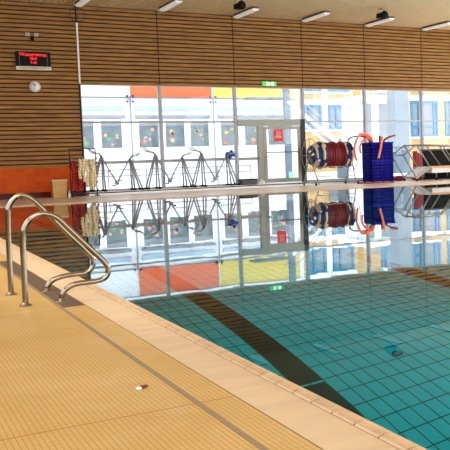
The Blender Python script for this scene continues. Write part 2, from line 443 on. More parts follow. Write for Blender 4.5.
c.box((PX1, PY0, -0.1), (PX1 + CW, PY1 + CW, 0.008)); c.box((-CW, PY0 - CW, -0.1), (PX1 + CW, PY0, 0.008)); c.box((-CW, PY1, -0.1), (0, PY1 + CW, 0.008))
struct(c.build('trim_2', [MT['coping'], MT['joint']]))
# inlaid strip of darker tiles in the deck
struct(MB().box((-0.545, Y0, -0.02), (-0.515, 10.2, 0.0025)).build('trim_3', MT['strip']))
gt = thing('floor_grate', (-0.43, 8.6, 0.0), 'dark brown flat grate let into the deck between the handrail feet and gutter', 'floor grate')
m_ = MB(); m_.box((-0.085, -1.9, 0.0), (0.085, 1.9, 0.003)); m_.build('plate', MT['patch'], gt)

# pool basin: floor slopes down towards the viewer
pz = lambda yy: -(2.8 + 0.15 * (8 - max(2.0, min(12.0, yy))))
b = MB(); T = -0.10; D = 0.0
for ya, yb in ((PY0, 2.0), (2.0, 12.0), (12.0, PY1)):
    b.add([(0, ya, pz(ya)), (PX1, ya, pz(ya)), (PX1, yb, pz(yb)), (0, yb, pz(yb))], [(0, 1, 2, 3)], 0)
b.add([(0, PY0, pz(PY0)), (0, 2.0, pz(2)), (0, 12.0, pz(12)), (0, PY1, pz(PY1)), (0, PY1, T), (0, PY0, T)], [(0, 1, 2, 3, 4, 5)], 1)
b.add([(PX1, PY0, pz(PY0)), (PX1, PY0, T), (PX1, PY1, T), (PX1, PY1, pz(PY1)), (PX1, 12.0, pz(12)), (PX1, 2.0, pz(2))], [(0, 1, 2, 3, 4, 5)], 1)
b.add([(0, PY1, pz(PY1)), (PX1, PY1, pz(PY1)), (PX1, PY1, T), (0, PY1, T)], [(0, 1, 2, 3)], 2)
b.add([(0, PY0, pz(PY0)), (0, PY0, T), (PX1, PY0, T), (PX1, PY0, pz(PY0))], [(0, 1, 2, 3)], 2)
struct(b.build('pool_basin', [MT['pool_floor'], MT['pool_side'], MT['pool_end']]))
w = MB().add([(0.0, PY0, 0), (PX1, PY0, 0), (PX1, PY1, 0), (0.0, PY1, 0)], [(0, 1, 2, 3)])
wo_ = w.build('pool_water', MT['water'], loc=(0, 0, -0.014)); tag(wo_, 'still clear water filling the tiled swimming pool', 'water', kind='stuff')

# far wall: slatted wood on dark backing, glazing opening
wf = MB()
wf.box((X0, YW, 0), (XG, YW + 0.25, HC)); wf.box((XG, YW, H1 + 0.012), (X1, YW + 0.25, HC))
struct(wf.build('wall_far', MT['back']))
par = bpy.data.objects['wall_far']
PITCH = 0.148
sl = MB(); z = HC - 0.03
row = 0
while z > 1.12:
    zt, zb = z, z - 0.102
    d = 0.028 + 0.003 * ((row * 7) % 3)
    sl.box((X0, YW - d, zb), (XG - 0.035, YW, zt))
    if zb > H1 - 0.02:
        xa = XG + 0.02; k = 0
        while xa < X1:
            xb = min(MOD0 + MOD * k - 0.02, X1)
            sl.box((xa, YW - d, zb), (xb, YW, zt)); xa = xb + 0.04; k += 1
    z -= PITCH; row += 1
sl.build('slat_cladding', MT['slat'], par)
MB().box((X0, YW - 0.02, 0.2), (XG - 0.03, YW, 1.10)).build('orange_tile_dado', MT['orange_tile'], par)
struct(MB().box((X0, YW - 0.028, 0.0), (XG - 0.03, YW - 0.0, 0.2)).build('baseboard_far', MT['dark_tile']))
# white corner strip beside the glazing, slim dark end trim
struct(MB().box((XG - 0.02, YW - 0.06, H1), (XG + 0.035, YW - 0.0, 6.2)).build('trim_4', MT['white']))
struct(MB().box((XG - 0.035, YW - 0.05, 0.0), (XG + 0.015, YW + 0.1, H1)).build('trim_5', MT['back']))

# other walls (outside the view), with glazed openings that let the daylight in
wl_ = MB(); wl_.box((X0 - 0.25, Y0, 0), (X0, YW, 1.6)); wl_.box((X0 - 0.25, Y0, 5.6), (X0, YW, HC)); wl_.box((X0 - 0.25, 17, 1.6), (X0, YW, 5.6))
for yy in (Y0, -2, 4, 10, 16): wl_.box((X0 - 0.25, yy, 1.6), (X0, yy + 0.4, 5.6))
struct(wl_.build('wall_left', MT['slat']))
wr_ = MB(); wr_.box((X1, Y0, 0), (X1 + 0.25, YW, 1.0)); wr_.box((X1, Y0, 5.8), (X1 + 0.25, YW, HC))
for yy in (Y0, 0, 6, 12, 18, 24, YW - 0.4): wr_.box((X1, yy, 1.0), (X1 + 0.25, yy + 0.4, 5.8))
struct(wr_.build('wall_right', MT['slat']))
wb_ = MB(); wb_.box((X0, Y0 - 0.25, 0), (X1, Y0, 1.0)); wb_.box((X0, Y0 - 0.25, 5.8), (X1, Y0, HC))
for xx in (X0, 1, 7, 13, 19, X1 - 0.4): wb_.box((xx, Y0 - 0.25, 1.0), (xx + 0.4, Y0, 5.8))
struct(wb_.build('wall_back', MT['slat']))

# ceiling of wood slats running towards the glazing
ce = MB().box((X0 - 0.25, Y0 - 0.25, HC + 0.03), (X1 + 0.25, YW + 0.25, HC + 0.2))
struct(ce.build('ceiling', MT['back']))
cs = MB(); x = X0 + 0.02
while x < X1:
    cs.box((x, Y0, HC), (x + 0.118, YW, HC + 0.03)); x += 0.148
cs.build('slat_cladding', MT['ceil'], bpy.data.objects['ceiling'])

# plinth along the foot of the glazing with front shade painted as a black strip
pl = MB(); pl.box((XG, YW - 0.62, 0.11), (X1, YW + 0.25, 0.13)); pl.box((XG, YW - 0.605, 0.075), (X1, YW + 0.25, 0.11), 1); pl.box((XG, YW - 0.60, 0.0), (X1, YW + 0.25, 0.075), 2)
struct(pl.build('trim_6', [MT['ground'], MT['black'], MT['white']]))
PZ = 0.13

# glazing, one window per bay
def bay(k, x0, x1, mid_rail, door=False):
    mb = MB()
    fw = 0.055
    mb.box((x1 - 0.05, YW - 0.05, PZ), (x1 + 0.05, YW + 0.16, H1))          # mullion at its right side
    if k == 1: mb.box((x0 + 0.016, YW + 0.0, PZ), (x0 + 0.05, YW + 0.1, H1))
    mb.box((x0 + 0.03, YW, H1 - 0.04), (x1 - 0.045, YW + 0.1, H1 + 0.012))
    top = 2.65
    if not door:
        mb.box((x0 + 0.045, YW - 0.01, top - 0.035), (x1 - 0.045, YW + 0.09, top + 0.03))
        mb.box((x0 + 0.045, YW - 0.01, PZ), (x1 - 0.045, YW + 0.1, PZ + 0.06))
        if mid_rail: mb.box((x0 + 0.045, YW - 0.02, 1.12), (x1 - 0.045, YW + 0.09, 1.23))
    o = struct(mb.build('window_%d' % k, MT['alu']))
    gp = MB(); gp.box((x0 + 0.03, YW + 0.045, (top if door else PZ)), (x1 - 0.045, YW + 0.055, H1 - 0.03))
    gp.build('glass_pane', MT['glass'], o)
    return o
edges = [XG] + [MOD0 + MOD * i for i in range(6)]
for k in range(1, 7):
    bay(k, edges[k - 1], edges[k], k in (1, 2), k == 3)
MB().box((edges[6] + 0.045, YW + 0.045, PZ), (X1, YW + 0.055, H1 - 0.03)).build('window_7', MT['glass'])['kind'] = 'structure'

# door bay: fixed side light and glazed door leaf
dx0, dx1 = edges[2] + 0.045, edges[3] - 0.045
df = MB()
df.box((dx0, YW - 0.08, 2.47), (dx1, YW + 0.1, 2.74)); df.box((11.97, YW - 0.08, PZ), (12.20, YW + 0.1, 2.47))
df.box((dx0, YW - 0.03, 1.10), (11.97, YW + 0.08, 1.22)); df.box((dx0, YW - 0.03, PZ), (11.97, YW + 0.08, PZ + 0.07))
d1 = struct(df.build('door_1', MT['alu_dark']))
MB().box((dx1 - 0.15, YW - 0.09, PZ), (dx1 + 0.05, YW - 0.045, 2.74)).build('door_seal', MT['seal'], d1)
MB().box((dx0, YW + 0.03, PZ + 0.07), (11.97, YW + 0.04, 2.47)).build('side_light', MT['glass'], d1)
lf = MB(); lx0, lx1 = 12.22, dx1 - 0.16
lf.box((lx0, YW - 0.06, PZ + 0.02), (lx0 + 0.14, YW + 0.02, 2.45)); lf.box((lx1 - 0.12, YW - 0.06, PZ + 0.02), (lx1, YW + 0.02, 2.45))
lf.box((lx0 + 0.14, YW - 0.06, 2.33), (lx1 - 0.12, YW + 0.02, 2.45)); lf.box((lx0 + 0.14, YW - 0.06, PZ + 0.02), (lx1 - 0.12, YW + 0.02, PZ + 0.2))
lf.box((lx0 + 0.14, YW - 0.05, 1.37), (lx1 - 0.12, YW + 0.0, 1.42))
leaf = lf.build('door_leaf', MT['alu_dark'], d1)
MB().box((lx0 + 0.14, YW - 0.025, PZ + 0.2), (lx1 - 0.12, YW - 0.015, 2.33)).build('leaf_glass', MT['glass'], leaf)
hd = MB().tube([(lx0 + 0.07, YW - 0.06, 1.22), (lx0 + 0.07, YW - 0.13, 1.22), (lx0 + 0.22, YW - 0.13, 1.22)], 0.014, 8)
hd.build('door_handle', MT['steel2'], leaf)

# ================================================================ OUTSIDE
struct(MB().box((-20, YW + 0.25, -0.3), (90, 110, -0.12)).build('ground', MT['ground']))

# school-like white building with coloured panels
YB = 44.0
bA = thing('panelled_building', (10, YB, -0.12), 'white building outside with orange and yellow panels above its decorated windows', 'building')
def rel(o, mb):  # world coords -> child of thing at o.location
    mb.v = [(v[0] - o.location.x, v[1] - o.location.y, v[2] - o.location.z) for v in mb.v]; return mb
rel(bA, MB().box((-12, YB, -0.12), (21.2, YB + 6, 9.5))).build('wall', MT['white_wall'], bA)
for (xa, xb, mk) in ((-12, 1.2, 'orange_panel'), (1.2, 6.0, 'yellow_panel'), (6.04, 10.78, 'white_panel'), (10.90, 15.58, 'orange_panel'), (15.70, 20.9, 'yellow_panel')):
    rel(bA, MB().box((xa, YB - 0.06, 4.72), (xb, YB, 6.2))).build('facade_panel', MT[mk], bA)['label'] = {'orange_panel': 'orange ribbed panel', 'yellow_panel': 'yellow ribbed panel', 'white_panel': 'white ribbed panel'}[mk]
rel(bA, MB().box((-12, YB - 0.1, 4.66), (21.2, YB, 4.70))).build('ledge', MT['greyband'], bA)
rel(bA, MB().box((-12, YB - 0.16, 6.24), (21.2, YB, 6.5))).build('upper_ledge', MT['white_wall'], bA)
for xj in (6.0, 10.84, 15.64):
    rel(bA, MB().tube([(xj, YB - 0.12, 0.0), (xj, YB - 0.12, 4.75)], 0.045, 8)).build('downpipe', MT['greyband'], bA)
    for sx_ in (-0.16, 0.16):
        for zz in (4.46, 4.76): rel(bA, MB().cbox((xj + sx_, YB - 0.09, zz), (0.09, 0.05, 0.09))).build('bolt_plate', MT['black'], bA)
def paper(kind, cx, cz, s):
    m = MB(); y0, y1 = YB - 0.012, YB - 0.004
    if kind == 'star':
        pts = [(cx + s * (1 if i % 2 == 0 else 0.45) * math.sin(i * PI / 5), cz + s * (1 if i % 2 == 0 else 0.45) * math.cos(i * PI / 5)) for i in range(10)]
    elif kind == 'blob':
        pts = [(cx + s * 0.8 * math.sin(i * PI / 8) * (1 + 0.15 * math.sin(3 * i)), cz + s * 0.8 * math.cos(i * PI / 8)) for i in range(16)]
    else:
        pts = [(cx - s, cz - 0.5 * s), (cx - 0.3 * s, cz - 0.7 * s), (cx + s, cz - 0.3 * s), (cx + 0.6 * s, cz + 0.4 * s), (cx, cz + 0.1 * s), (cx - 0.2 * s, cz + s), (cx - 0.6 * s, cz + 0.2 * s)]
    n = len(pts)
    m.add([(a, y0, b_) for a, b_ in pts] + [(a, y1, b_) for a, b_ in pts], [tuple(range(n)), tuple(range(n, 2 * n))[::-1]] + [(i, (i + 1) % n, n + (i + 1) % n, n + i) for i in range(n)])
    return m
rnd = random.Random(3)
wx = [-1.4, 0.1, 3.2, 4.7] + [6.3, 7.7, 9.2, 11.25, 12.75, 14.2, 16.05, 17.55, 19.05]
for i, xw in enumerate(wx):
    ww, zb, zt = 1.12, 1.95, 3.42
    fr = MB()
    fr.box((xw - 0.09, YB - 0.09, zb - 0.09), (xw, YB - 0.0, zt + 0.09)); fr.box((xw + ww, YB - 0.09, zb - 0.09), (xw + ww + 0.09, YB, zt + 0.09))
    fr.box((xw, YB - 0.09, zt), (xw + ww, YB, zt + 0.09)); fr.box((xw - 0.12, YB - 0.14, zb - 0.12), (xw + ww + 0.12, YB, zb))
    wob = rel(bA, fr).build('window', MT['white'], bA)
    rel(bA, MB().box((xw, YB - 0.003, zb), (xw + ww, YB + 0.01, zt))).build('pane', MT['dark_glass'], wob)
    rel(bA, MB().box((xw - 0.02, YB - 0.05, zt - 0.28), (xw + ww + 0.02, YB - 0.006, zt))).build('blind', MT['greyband'], wob)
    for j in range(5):
        kk, mk = rnd.choice([('star', 'pink'), ('blob', 'yel'), ('bird', 'peach'), ('star', 'redp'), ('blob', 'greenp'), ('bird', 'yel'), ('blob', 'peach')])
        rel(bA, paper(kk, xw + rnd.uniform(0.2, ww - 0.2), zb + rnd.uniform(0.2, 1.0), rnd.uniform(0.06, 0.17))).build('paper_cutout', MT[mk], wob)
for xa, xb in ((-2, 1.3), (3, 5.9), (6.2, 10.5), (11.1, 15.4), (15.9, 20.6)):
    rel(bA, MB().box((xa, YB - 0.12, 3.98), (xb, YB, 4.22))).build('blind_band', MT['band'], bA)
    rel(bA, MB().box((xa, YB - 0.2, 3.56), (xb, YB, 3.72))).build('shutter_box', MT['greyband'], bA)

# low railing on the paving
rt = thing('outdoor_railing', (9.5, 34.0, -0.12), 'low grey metal railing on the paving outside the left windows', 'railing')
r_ = MB()
for zz in (0.98, 0.72): r_.tube([(-4.2, 0, zz), (3.9, 0, zz)], 0.022, 8)
r_.build('rails', MT['alu'], rt)
for i in range(6): MB().tube([(-4.2 + i * 1.62, 0, 0), (-4.2 + i * 1.62, 0, 1.0)], 0.025, 8).build('post', MT['alu'], rt)

# sand yellow building with bright blue windows
YC = 60.0
bB = thing('yellow_building', (45, YC, -0.12), 'sand yellow building outside with bright blue window frames', 'building')
rel(bB, MB().box((22, YC, -0.12), (72, YC + 8, 13))).build('wall', MT['yellow_wall'], bB)
def bwin(xa, xb, za, zb, divs, hdiv=None):
    f = 0.2; m = MB(); yy = YC - 0.14
    m.box((xa, yy, za), (xa + f, YC, zb)); m.box((xb - f, yy, za), (xb, YC, zb)); m.box((xa + f, yy, za), (xb - f, YC, za + f)); m.box((xa + f, yy, zb - f), (xb - f, YC, zb))
    for d in divs:
        xc = xa + (xb - xa) * d; m.box((xc - 0.1, yy, za + f), (xc + 0.1, YC, zb - f))
    if hdiv:
        zc = za + (zb - za) * hdiv; m.box((xa + f, yy + 0.02, zc - 0.09), (xb - f, YC, zc + 0.09))
    o = rel(bB, m).build('window', MT['blue_frame'], bB)
    rel(bB, MB().box((xa + 0.1, YC - 0.03, za + 0.1), (xb - 0.1, YC - 0.005, zb - 0.1))).build('pane', MT['dark_glass2'], o)
    rel(bB, MB().box((xa - 0.25, YC - 0.2, zb + 0.02), (xb + 0.25, YC, zb + 0.45))).build('lintel', MT['white_wall'], o)
    rel(bB, MB().box((xa - 0.1, YC - 0.25, za - 0.16), (xb + 0.1, YC, za))).build('sill', MT['white_wall'], o)
bwin(26.6, 28.3, 3.5, 5.5, [0.33])
for za, zb in ((3.45, 5.5), (6.6, 8.75)):
    bwin(30.0, 31.7, za, zb, [0.3]); bwin(32.4, 34.5, za, zb, [0.35])
bwin(40.9, 43.95, 2.7, 5.95, [0.3, 0.86], 0.28); bwin(40.8, 43.95, 6.95, 9.2, [0.3, 0.8], 0.5)
bwin(44.8, 47.8, 2.7, 5.95, [0.3, 0.86], 0.28); bwin(44.8, 47.8, 6.95, 9.2, [0.3, 0.8], 0.5)
bwin(37.4, 39.6, 6.8, 9.0, [0.2])
rel(bB, MB().box((31.78, YC - 0.08, 3.0), (32.32, YC, 9.5))).build('pilaster', MT['white_wall'], bB)
o = rel(bB, MB().box((32.2, YC - 0.05, 1.0), (34.4, YC - 0.0, 2.6))).build('ground_floor_window', MT['dark_glass2'], bB)

# entrance block with balcony and dark glazed front
YE = 50.0
bC = thing('entrance_block', (30.8, YE, -0.12), 'white entrance block outside with flat canopy and dark tall windows', 'building')
rel(bC, MB().box((29.6, YE, -0.12), (32.1, YE + 3, 5.0))).build('wall', MT['white_wall'], bC)
rel(bC, MB().box((28.9, YE - 1.0, 5.02), (32.4, YE + 3, 5.42))).build('canopy', MT['white'], bC)
bal = MB().box((29.2, YE - 0.8, 5.9), (32.3, YE - 0.75, 5.96))
for i in range(22): bal.box((29.25 + i * 0.14, YE - 0.8, 5.42), (29.28 + i * 0.14, YE - 0.76, 5.92))
rel(bC, bal).build('balcony_railing', MT['blue_frame'], bC)
for xa, xb in ((29.75, 30.3), (30.95, 31.9)):
    rel(bC, MB().box((xa, YE - 0.03, 1.7), (xb, YE + 0.02, 4.9))).build('window', MT['dark_glass2'], bC)
cp = thing('concrete_pillar', (29.9, 46, -0.12), 'wide grey blue concrete pillar rising outside the right windows', 'pillar')
MB().box((-0.54, -0.5, 0), (0.56, 0.5, 9)).build('shaft', MT['concrete'], cp)
MB().box((-0.6, -0.56, 0), (0.62, 0.56, 0.35)).build('base', MT['concrete'], cp)

# outdoor steel stair
st = thing('outdoor_staircase', (18.45, 40, -0.12), 'outdoor steel staircase with diagonal rails beside the glazed door view', 'staircase')
MB().box((-0.15, 0, 0), (0.15, 0.3, 7.0)).build('tower_post', MT['concrete'], st)
MB().box((-0.08, -0.02, 0.0), (0.14, 0.0, 0.5)).build('mint_plinth', MT['mint'], st)
for yo in (0.0, 1.1):
    MB().bar((0.0, yo, 4.35), (3.75, yo, 1.55), 0.06, 0.16).build('stringer', MT['white'], st)
    MB().bar((0.0, yo, 5.05), (3.75, yo, 2.25), 0.04, 0.05).build('handrail', MT['alu'], st)
    MB().bar((0.0, yo, 4.72), (3.75, yo, 1.92), 0.03, 0.04).build('handrail', MT['alu'], st)
sp = MB()
for i in range(14): sp.box((0.1 + i * 0.27, 0.0, 4.30 - i * 0.2), (0.36 + i * 0.27, 1.1, 4.33 - i * 0.2))
sp.build('treads', MT['alu'], st)
MB().box((-2.2, 0.2, 4.5), (0.0, 1.1, 4.6)).build('landing', MT['concrete'], st)
MB().box((3.65, 0.0, 0.0), (3.8, 1.1, 1.62)).build('foot_pier', MT['concrete'], st)

# ================================================================ OBJECTS IN THE HALL
# --- pool handrails
def handrail(Y, pts, label):
    t = thing('pool_handrail', (0, Y, 0), label, 'handrail', 'stainless pool handrails')
    path = smooth_path([(x, 0, z) for x, z in pts], 7)
    MB().tube(path, 0.0235, 16).build('rail_tube', MT['steel'], t)
    for (x, z) in (pts[0], pts[-1]):
        MB().lathe([(0.052, 0.001), (0.052, 0.006), (0.044, 0.012), (0.028, 0.016), (0.026, 0.03)], (x, 0, 0), seg=20).build('floor_flange', MT['steel'], t)
    return t
handrail(7.0, [(-0.755, 0.0), (-0.752, 0.3), (-0.745, 0.56), (-0.71, 0.675), (-0.64, 0.735), (-0.56, 0.748), (-0.47, 0.71), (-0.38, 0.615), (-0.24, 0.46), (-0.115, 0.325), (-0.07, 0.25), (-0.085, 0.18), (-0.155, 0.147), (-0.26, 0.143), (-0.36, 0.135), (-0.43, 0.10), (-0.462, 0.05), (-0.465, 0.0)],
         'steel handrail with curved bow, nearer to the viewer of the two')
handrail(7.69, [(-0.765, 0.0), (-0.762, 0.35), (-0.755, 0.69), (-0.735, 0.80), (-0.68, 0.872), (-0.615, 0.885), (-0.54, 0.845), (-0.45, 0.75), (-0.26, 0.53), (-0.08, 0.33), (-0.03, 0.255), (-0.045, 0.175), (-0.11, 0.135), (-0.21, 0.13), (-0.32, 0.12), (-0.41, 0.09), (-0.452, 0.04), (-0.455, 0.0)],
         'steel handrail with curved bow, farther from the viewer of the two')

# --- small plug on the deck
pg = thing('drain_plug', (-0.68, 4.01, 0), 'tiny white and maroon plug lying on yellow tiles', 'plug', rz=0.3)
MB().lathe([(0.012, 0.001), (0.016, 0.004), (0.015, 0.010), (0.008, 0.014)], (-0.018, 0, 0), seg=14).build('cap', MT['white'], pg)
MB().tube([(-0.006, 0, 0.009), (0.022, 0.002, 0.009), (0.04, 0.0, 0.008)], 0.009, 10, radii=[0.009, 0.008, 0.003]).build('stem', MT['maroon'], pg)

# --- pool bottom cover
dr = thing('pool_drain_cover', (2.60, 6.53, pz(6.53)), 'round teal drain cover on the pool bottom', 'drain cover')
MB().lathe([(0.055, 0.0), (0.055, 0.03), (0.04, 0.045), (0.01, 0.05)], (0, 0, 0), seg=24).build('cover', MT['teal'], dr)

# --- tan bin and bottle at the wall
bn = thing('waste_bin', (3.90, 28.95, 0), 'tan rectangular bin in front of the orange tiles', 'bin')
def taper(mb, w0, d0, w1, d1, z0, z1, mi=0):
    vs = [(-w0, -d0, z0), (w0, -d0, z0), (w0, d0, z0), (-w0, d0, z0), (-w1, -d1, z1), (w1, -d1, z1), (w1, d1, z1), (-w1, d1, z1)]
    return mb.add(vs, [(0, 3, 2, 1), (4, 5, 6, 7), (0, 1, 5, 4), (1, 2, 6, 5), (2, 3, 7, 6), (3, 0, 4, 7)], mi)
taper(MB(), 0.215, 0.17, 0.25, 0.2, 0.0, 0.58).build('body', MT['tan'], bn, bevel=0.012)
taper(MB(), 0.265, 0.215, 0.265, 0.215, 0.58, 0.64).build('rim', MT['tan_lid'], bn, bevel=0.01)
bt = thing('small_bottle', (4.17, 28.6, 0), 'small white bottle on the floor between bin and belt rack', 'bottle')
MB().lathe([(0.04, 0), (0.042, 0.14), (0.02, 0.18), (0.018, 0.19)], (0, 0, 0), seg=14).build('body', MT['white'], bt)
MB().lathe([(0.022, 0.19), (0.022, 0.24)], (0, 0, 0), seg=12).build('cap', MT['white'], bt)

# --- belt rack
RX, RY = 4.70, 28.7
rk = thing('belt_rack', (RX, RY, 0), 'dark metal frame rack on the floor hung with foam belts', 'rack')
fr = MB()
for sx_ in (-0.44, 0.44): fr.tube([(sx_, 0, 0.05), (sx_, 0, 1.68)], 0.02, 8)
fr.tube([(-0.44, 0, 1.67), (0.44, 0, 1.67)], 0.02, 8); fr.tube([(-0.44, 0, 0.12), (0.44, 0, 0.12)], 0.02, 8)
fr.build('frame', MT['rackm'], rk)
for zz in (1.30, 1.12):
    MB().tube([(-0.42, 0, zz), (0.44, 0, zz)], 0.014, 8).build('hanging_bar', MT['steel2'], rk)
for sx_ in (-0.44, 0.44):
    MB().tube([(sx_, -0.28, 0.05), (sx_, 0.28, 0.05)], 0.022, 8).build('foot', MT['rackm'], rk)
kn = MB()
for i in range(5): kn.cbox((0.46, -0.02, 0.25 + i * 0.27), (0.05, 0.06, 0.07))
kn.build('clips', MT['red'], rk)
def belt(m, n, s, drop):
    mb = MB()
    for i in range(n):
        z = -0.06 - i * drop
        mb.lathe([(s * 0.62, -drop * 0.5), (s * 0.95, -drop * 0.34), (s * 1.0, 0), (s * 0.95, drop * 0.34), (s * 0.62, drop * 0.5)], (0.018 * math.sin(i * 0.9 + n), 0, z), seg=9)
    return mb
def hang(kind, x, dy, z, label, n):
    t = thing('foam_belt', (RX + x, RY + dy, z), label, 'foam belt', 'foam belts on the rack')
    m = MT[kind]
    belt(m, n, 0.056 if kind == 'cream' else 0.046, 0.098).build('foam_blocks', m, t)
    MB().tube(smooth_path([(0, 0.0, -0.08), (0.0, -0.03 - dy * 0.3, 0.01), (0, -dy * 0.6, 0.03), (0, 0.035, 0.0), (0.0, 0.03, -0.1)], 4), 0.008, 6).build('strap', MT['white'], t)
    return t
reds = [(-0.375, -0.065, 1.26, 10), (-0.275, -0.065, 1.26, 11), (-0.22, 0.06, 1.08, 9), (-0.175, -0.065, 1.08, 9), (-0.06, -0.07, 0.86, 6)]
for i, (x, dy, z, n) in enumerate(reds):
    hang('red', x, dy, z + 0.03, ['dark red foam belt hanging leftmost on the rack', 'dark red foam belt, second from the left on the rack', 'dark red foam belt at the back behind the middle of the red bunch',
         'dark red foam belt next to the pale belts', 'short dark red foam belt hanging low below the pale belts'][i], n)
creams = [(-0.15, -0.185, 1.30, 7), (-0.03, -0.185, 1.30, 8), (0.09, -0.185, 1.30, 10), (0.20, -0.07, 1.30, 11), (0.25, -0.185, 1.30, 11), (0.36, -0.07, 1.28, 9)]
for i, (x, dy, z, n) in enumerate(creams):
    hang('cream', x, dy, z + 0.03, 'cream foam belt on the rack, ' + ['leftmost of the cream ones, over the red bunch', 'second cream one from the left', 'third cream one from the left',
         'fourth cream one from the left, long', 'fifth cream one from the left', 'rightmost, near the rack post'][i], n)

# --- aqua bikes on the plinth
def make_bike(cx, label):
    t = thing('aqua_bike', (cx, 29.72, PZ), label, 'aqua bike', 'steel aqua bikes before the windows')
    zo = -PZ; r = 0.031; h = 0.17
    for nm, top, feet in (('front_legs', (-0.52, 1.36), ((-0.90, 0.15), (-0.47, 0.15))), ('rear_legs', (0.50, 1.26), ((0.60, 0.15), (0.90, 0.15)))):
        for sy in (-1, 1):
            q = MB()
            for fx, fz in feet:
                q.tube([(top[0] + (0.03 if fx > top[0] else -0.03), sy * 0.07, top[1] + zo), (fx, sy * h, fz + zo - 0.005)], r, 8)
            q.build('leg_pair', MT['steel2'], t)
        for fx, fz in feet:
            fm = MB()
            for sy in (-1, 1): fm.cbox((fx, sy * h, fz + zo + 0.012), (0.12, 0.07, 0.08))
            fm.build('foot_pads', MT['black'], t)
    sp_ = MB()
    sp_.tube([(-0.54, 0, 1.42 + zo), (0.0, 0, 0.42 + zo)], 0.028, 10)
    sp_.build('front_spine', MT['steel2'], t)
    MB().tube([(0.50, 0, 1.28 + zo), (0.0, 0, 0.42 + zo)], 0.026, 10).build('rear_spine', MT['steel2'], t)
    MB().tube([(-0.72, 0, 0.75 + zo), (-0.25, 0, 0.75 + zo + 0.1)], 0.016, 8).build('brace', MT['steel2'], t)
    cr = MB().lathe([(0.075, -0.06), (0.075, 0.06)], (0, 0, 0.42 + zo), 'y', 14)
    cr.tube([(0, -0.1, 0.42 + zo), (-0.13, -0.11, 0.34 + zo)], 0.013, 6); cr.tube([(0, 0.1, 0.42 + zo), (0.14, 0.11, 0.50 + zo)], 0.013, 6)
    crank = cr.build('crank', MT['steel2'], t)
    MB().cbox((-0.17, -0.17, 0.33 + zo), (0.12, 0.1, 0.04)).cbox((0.18, 0.17, 0.51 + zo), (0.12, 0.1, 0.04)).build('pedals', MT['grey'], crank)
    hb = MB()
    for sy in (-1, 1):
        hb.tube(smooth_path([(-0.53, sy * 0.02, 1.38 + zo), (-0.60, sy * 0.08, 1.50 + zo), (-0.76, sy * 0.15, 1.53 + zo), (-0.84, sy * 0.19, 1.57 + zo), (-0.96, sy * 0.12, 1.68 + zo)], 4), 0.023, 8)
    hb.build('handlebar', MT['steel2'], t)
    sb = MB()
    for sy in (-1, 1):
        sb.tube(smooth_path([(0.50, sy * 0.02, 1.26 + zo), (0.60, sy * 0.09, 1.38 + zo), (0.78, sy * 0.13, 1.41 + zo), (0.87, sy * 0.13, 1.50 + zo)], 4), 0.022, 8)
    sb.build('rear_grips', MT['steel2'], t)
    MB().cbox((-0.53, 0, 1.40 + zo), (0.07, 0.12, 0.08)).build('clamp', MT['grey'], t); MB().cbox((0.51, 0, 1.27 + zo), (0.07, 0.12, 0.07)).build('clamp', MT['grey'], t)
    return t
bk = make_bike(6.12, 'steel aqua bike nearest to the rack of foam belts')
b2 = copy_tree(bk); b2.location = (8.13, 29.72, PZ); b2['label'] = 'steel aqua bike in the middle of the row of three'
b3 = copy_tree(bk); b3.location = (9.95, 29.72, PZ); b3['label'] = 'steel aqua bike nearest the glazed door, a blue cloth on it'
cl = thing('blue_cloth', (10.62, 29.70, 1.22), 'crumpled blue cloth draped on the rear grips of an aqua bike', 'cloth')
cm = MB(); nu, nv = 9, 9; vs = []
for i in range(nu):
    for j in range(nv):
        u, v = i / (nu - 1) - 0.5, j / (nv - 1) * 2 * PI
        rr = 0.10 * math.sqrt(max(0.03, 1 - (2 * u) ** 2)) * (1 + 0.3 * math.sin(3 * v + 5 * u))
        vs.append((u * 0.34 + 0.05 * math.sin(v * 2), rr * math.cos(v) * 0.9, 0.14 + rr * math.sin(v) * 1.5 + 0.05 * math.sin(9 * u)))
fs = [(i * nv + j, i * nv + j + 1, (i + 1) * nv + j + 1, (i + 1) * nv + j) for i in range(nu - 1) for j in range(nv - 1)]
cm.add(vs, fs + [tuple(range(nv)), tuple(range((nu - 1) * nv, nu * nv))[::-1]], 0, True).build('folds', MT['cyan'], cl)

# --- dark box with a clear plastic bag
bx = thing('storage_box', (11.27, 29.55, PZ), 'low dark grey box at the foot of the glazed door', 'box')
taper(MB(), 0.31, 0.16, 0.33, 0.17, 0.0, 0.20).build('body', MT['grey'], bx, bevel=0.015)
taper(MB(), 0.345, 0.185, 0.345, 0.185, 0.20, 0.235).build('lid', MT['black'], bx, bevel=0.01)
bg = thing('plastic_bag', (11.86, 29.60, PZ), 'clear crumpled plastic bag beside the low dark box', 'bag')
bm_ = MB(); vs = []; nu, nv = 8, 14
for i in range(nu):
    for j in range(nv):
        a = j / nv * 2 * PI; t = i / (nu - 1)
        rr = (0.20 * math.cos(t * 1.35)) * (1 + 0.14 * math.sin(4 * a + 3 * t) + 0.08 * math.sin(9 * a))
        vs.append((rr * math.cos(a) - 0.04 * t, rr * 0.9 * math.sin(a), 0.004 + (0.20 + 0.05 * math.sin(3 * a)) * math.sin(t * 1.5)))
fs = [(i * nv + j, i * nv + (j + 1) % nv, (i + 1) * nv + (j + 1) % nv, (i + 1) * nv + j) for i in range(nu - 1) for j in range(nv)]
bm_.add(vs, fs + [tuple(range((nu - 1) * nv, nu * nv))], 0, True).build('film', [mat('milky_plastic_film', srgb(214, 220, 226), 0.25, vary=0.1)], bg)

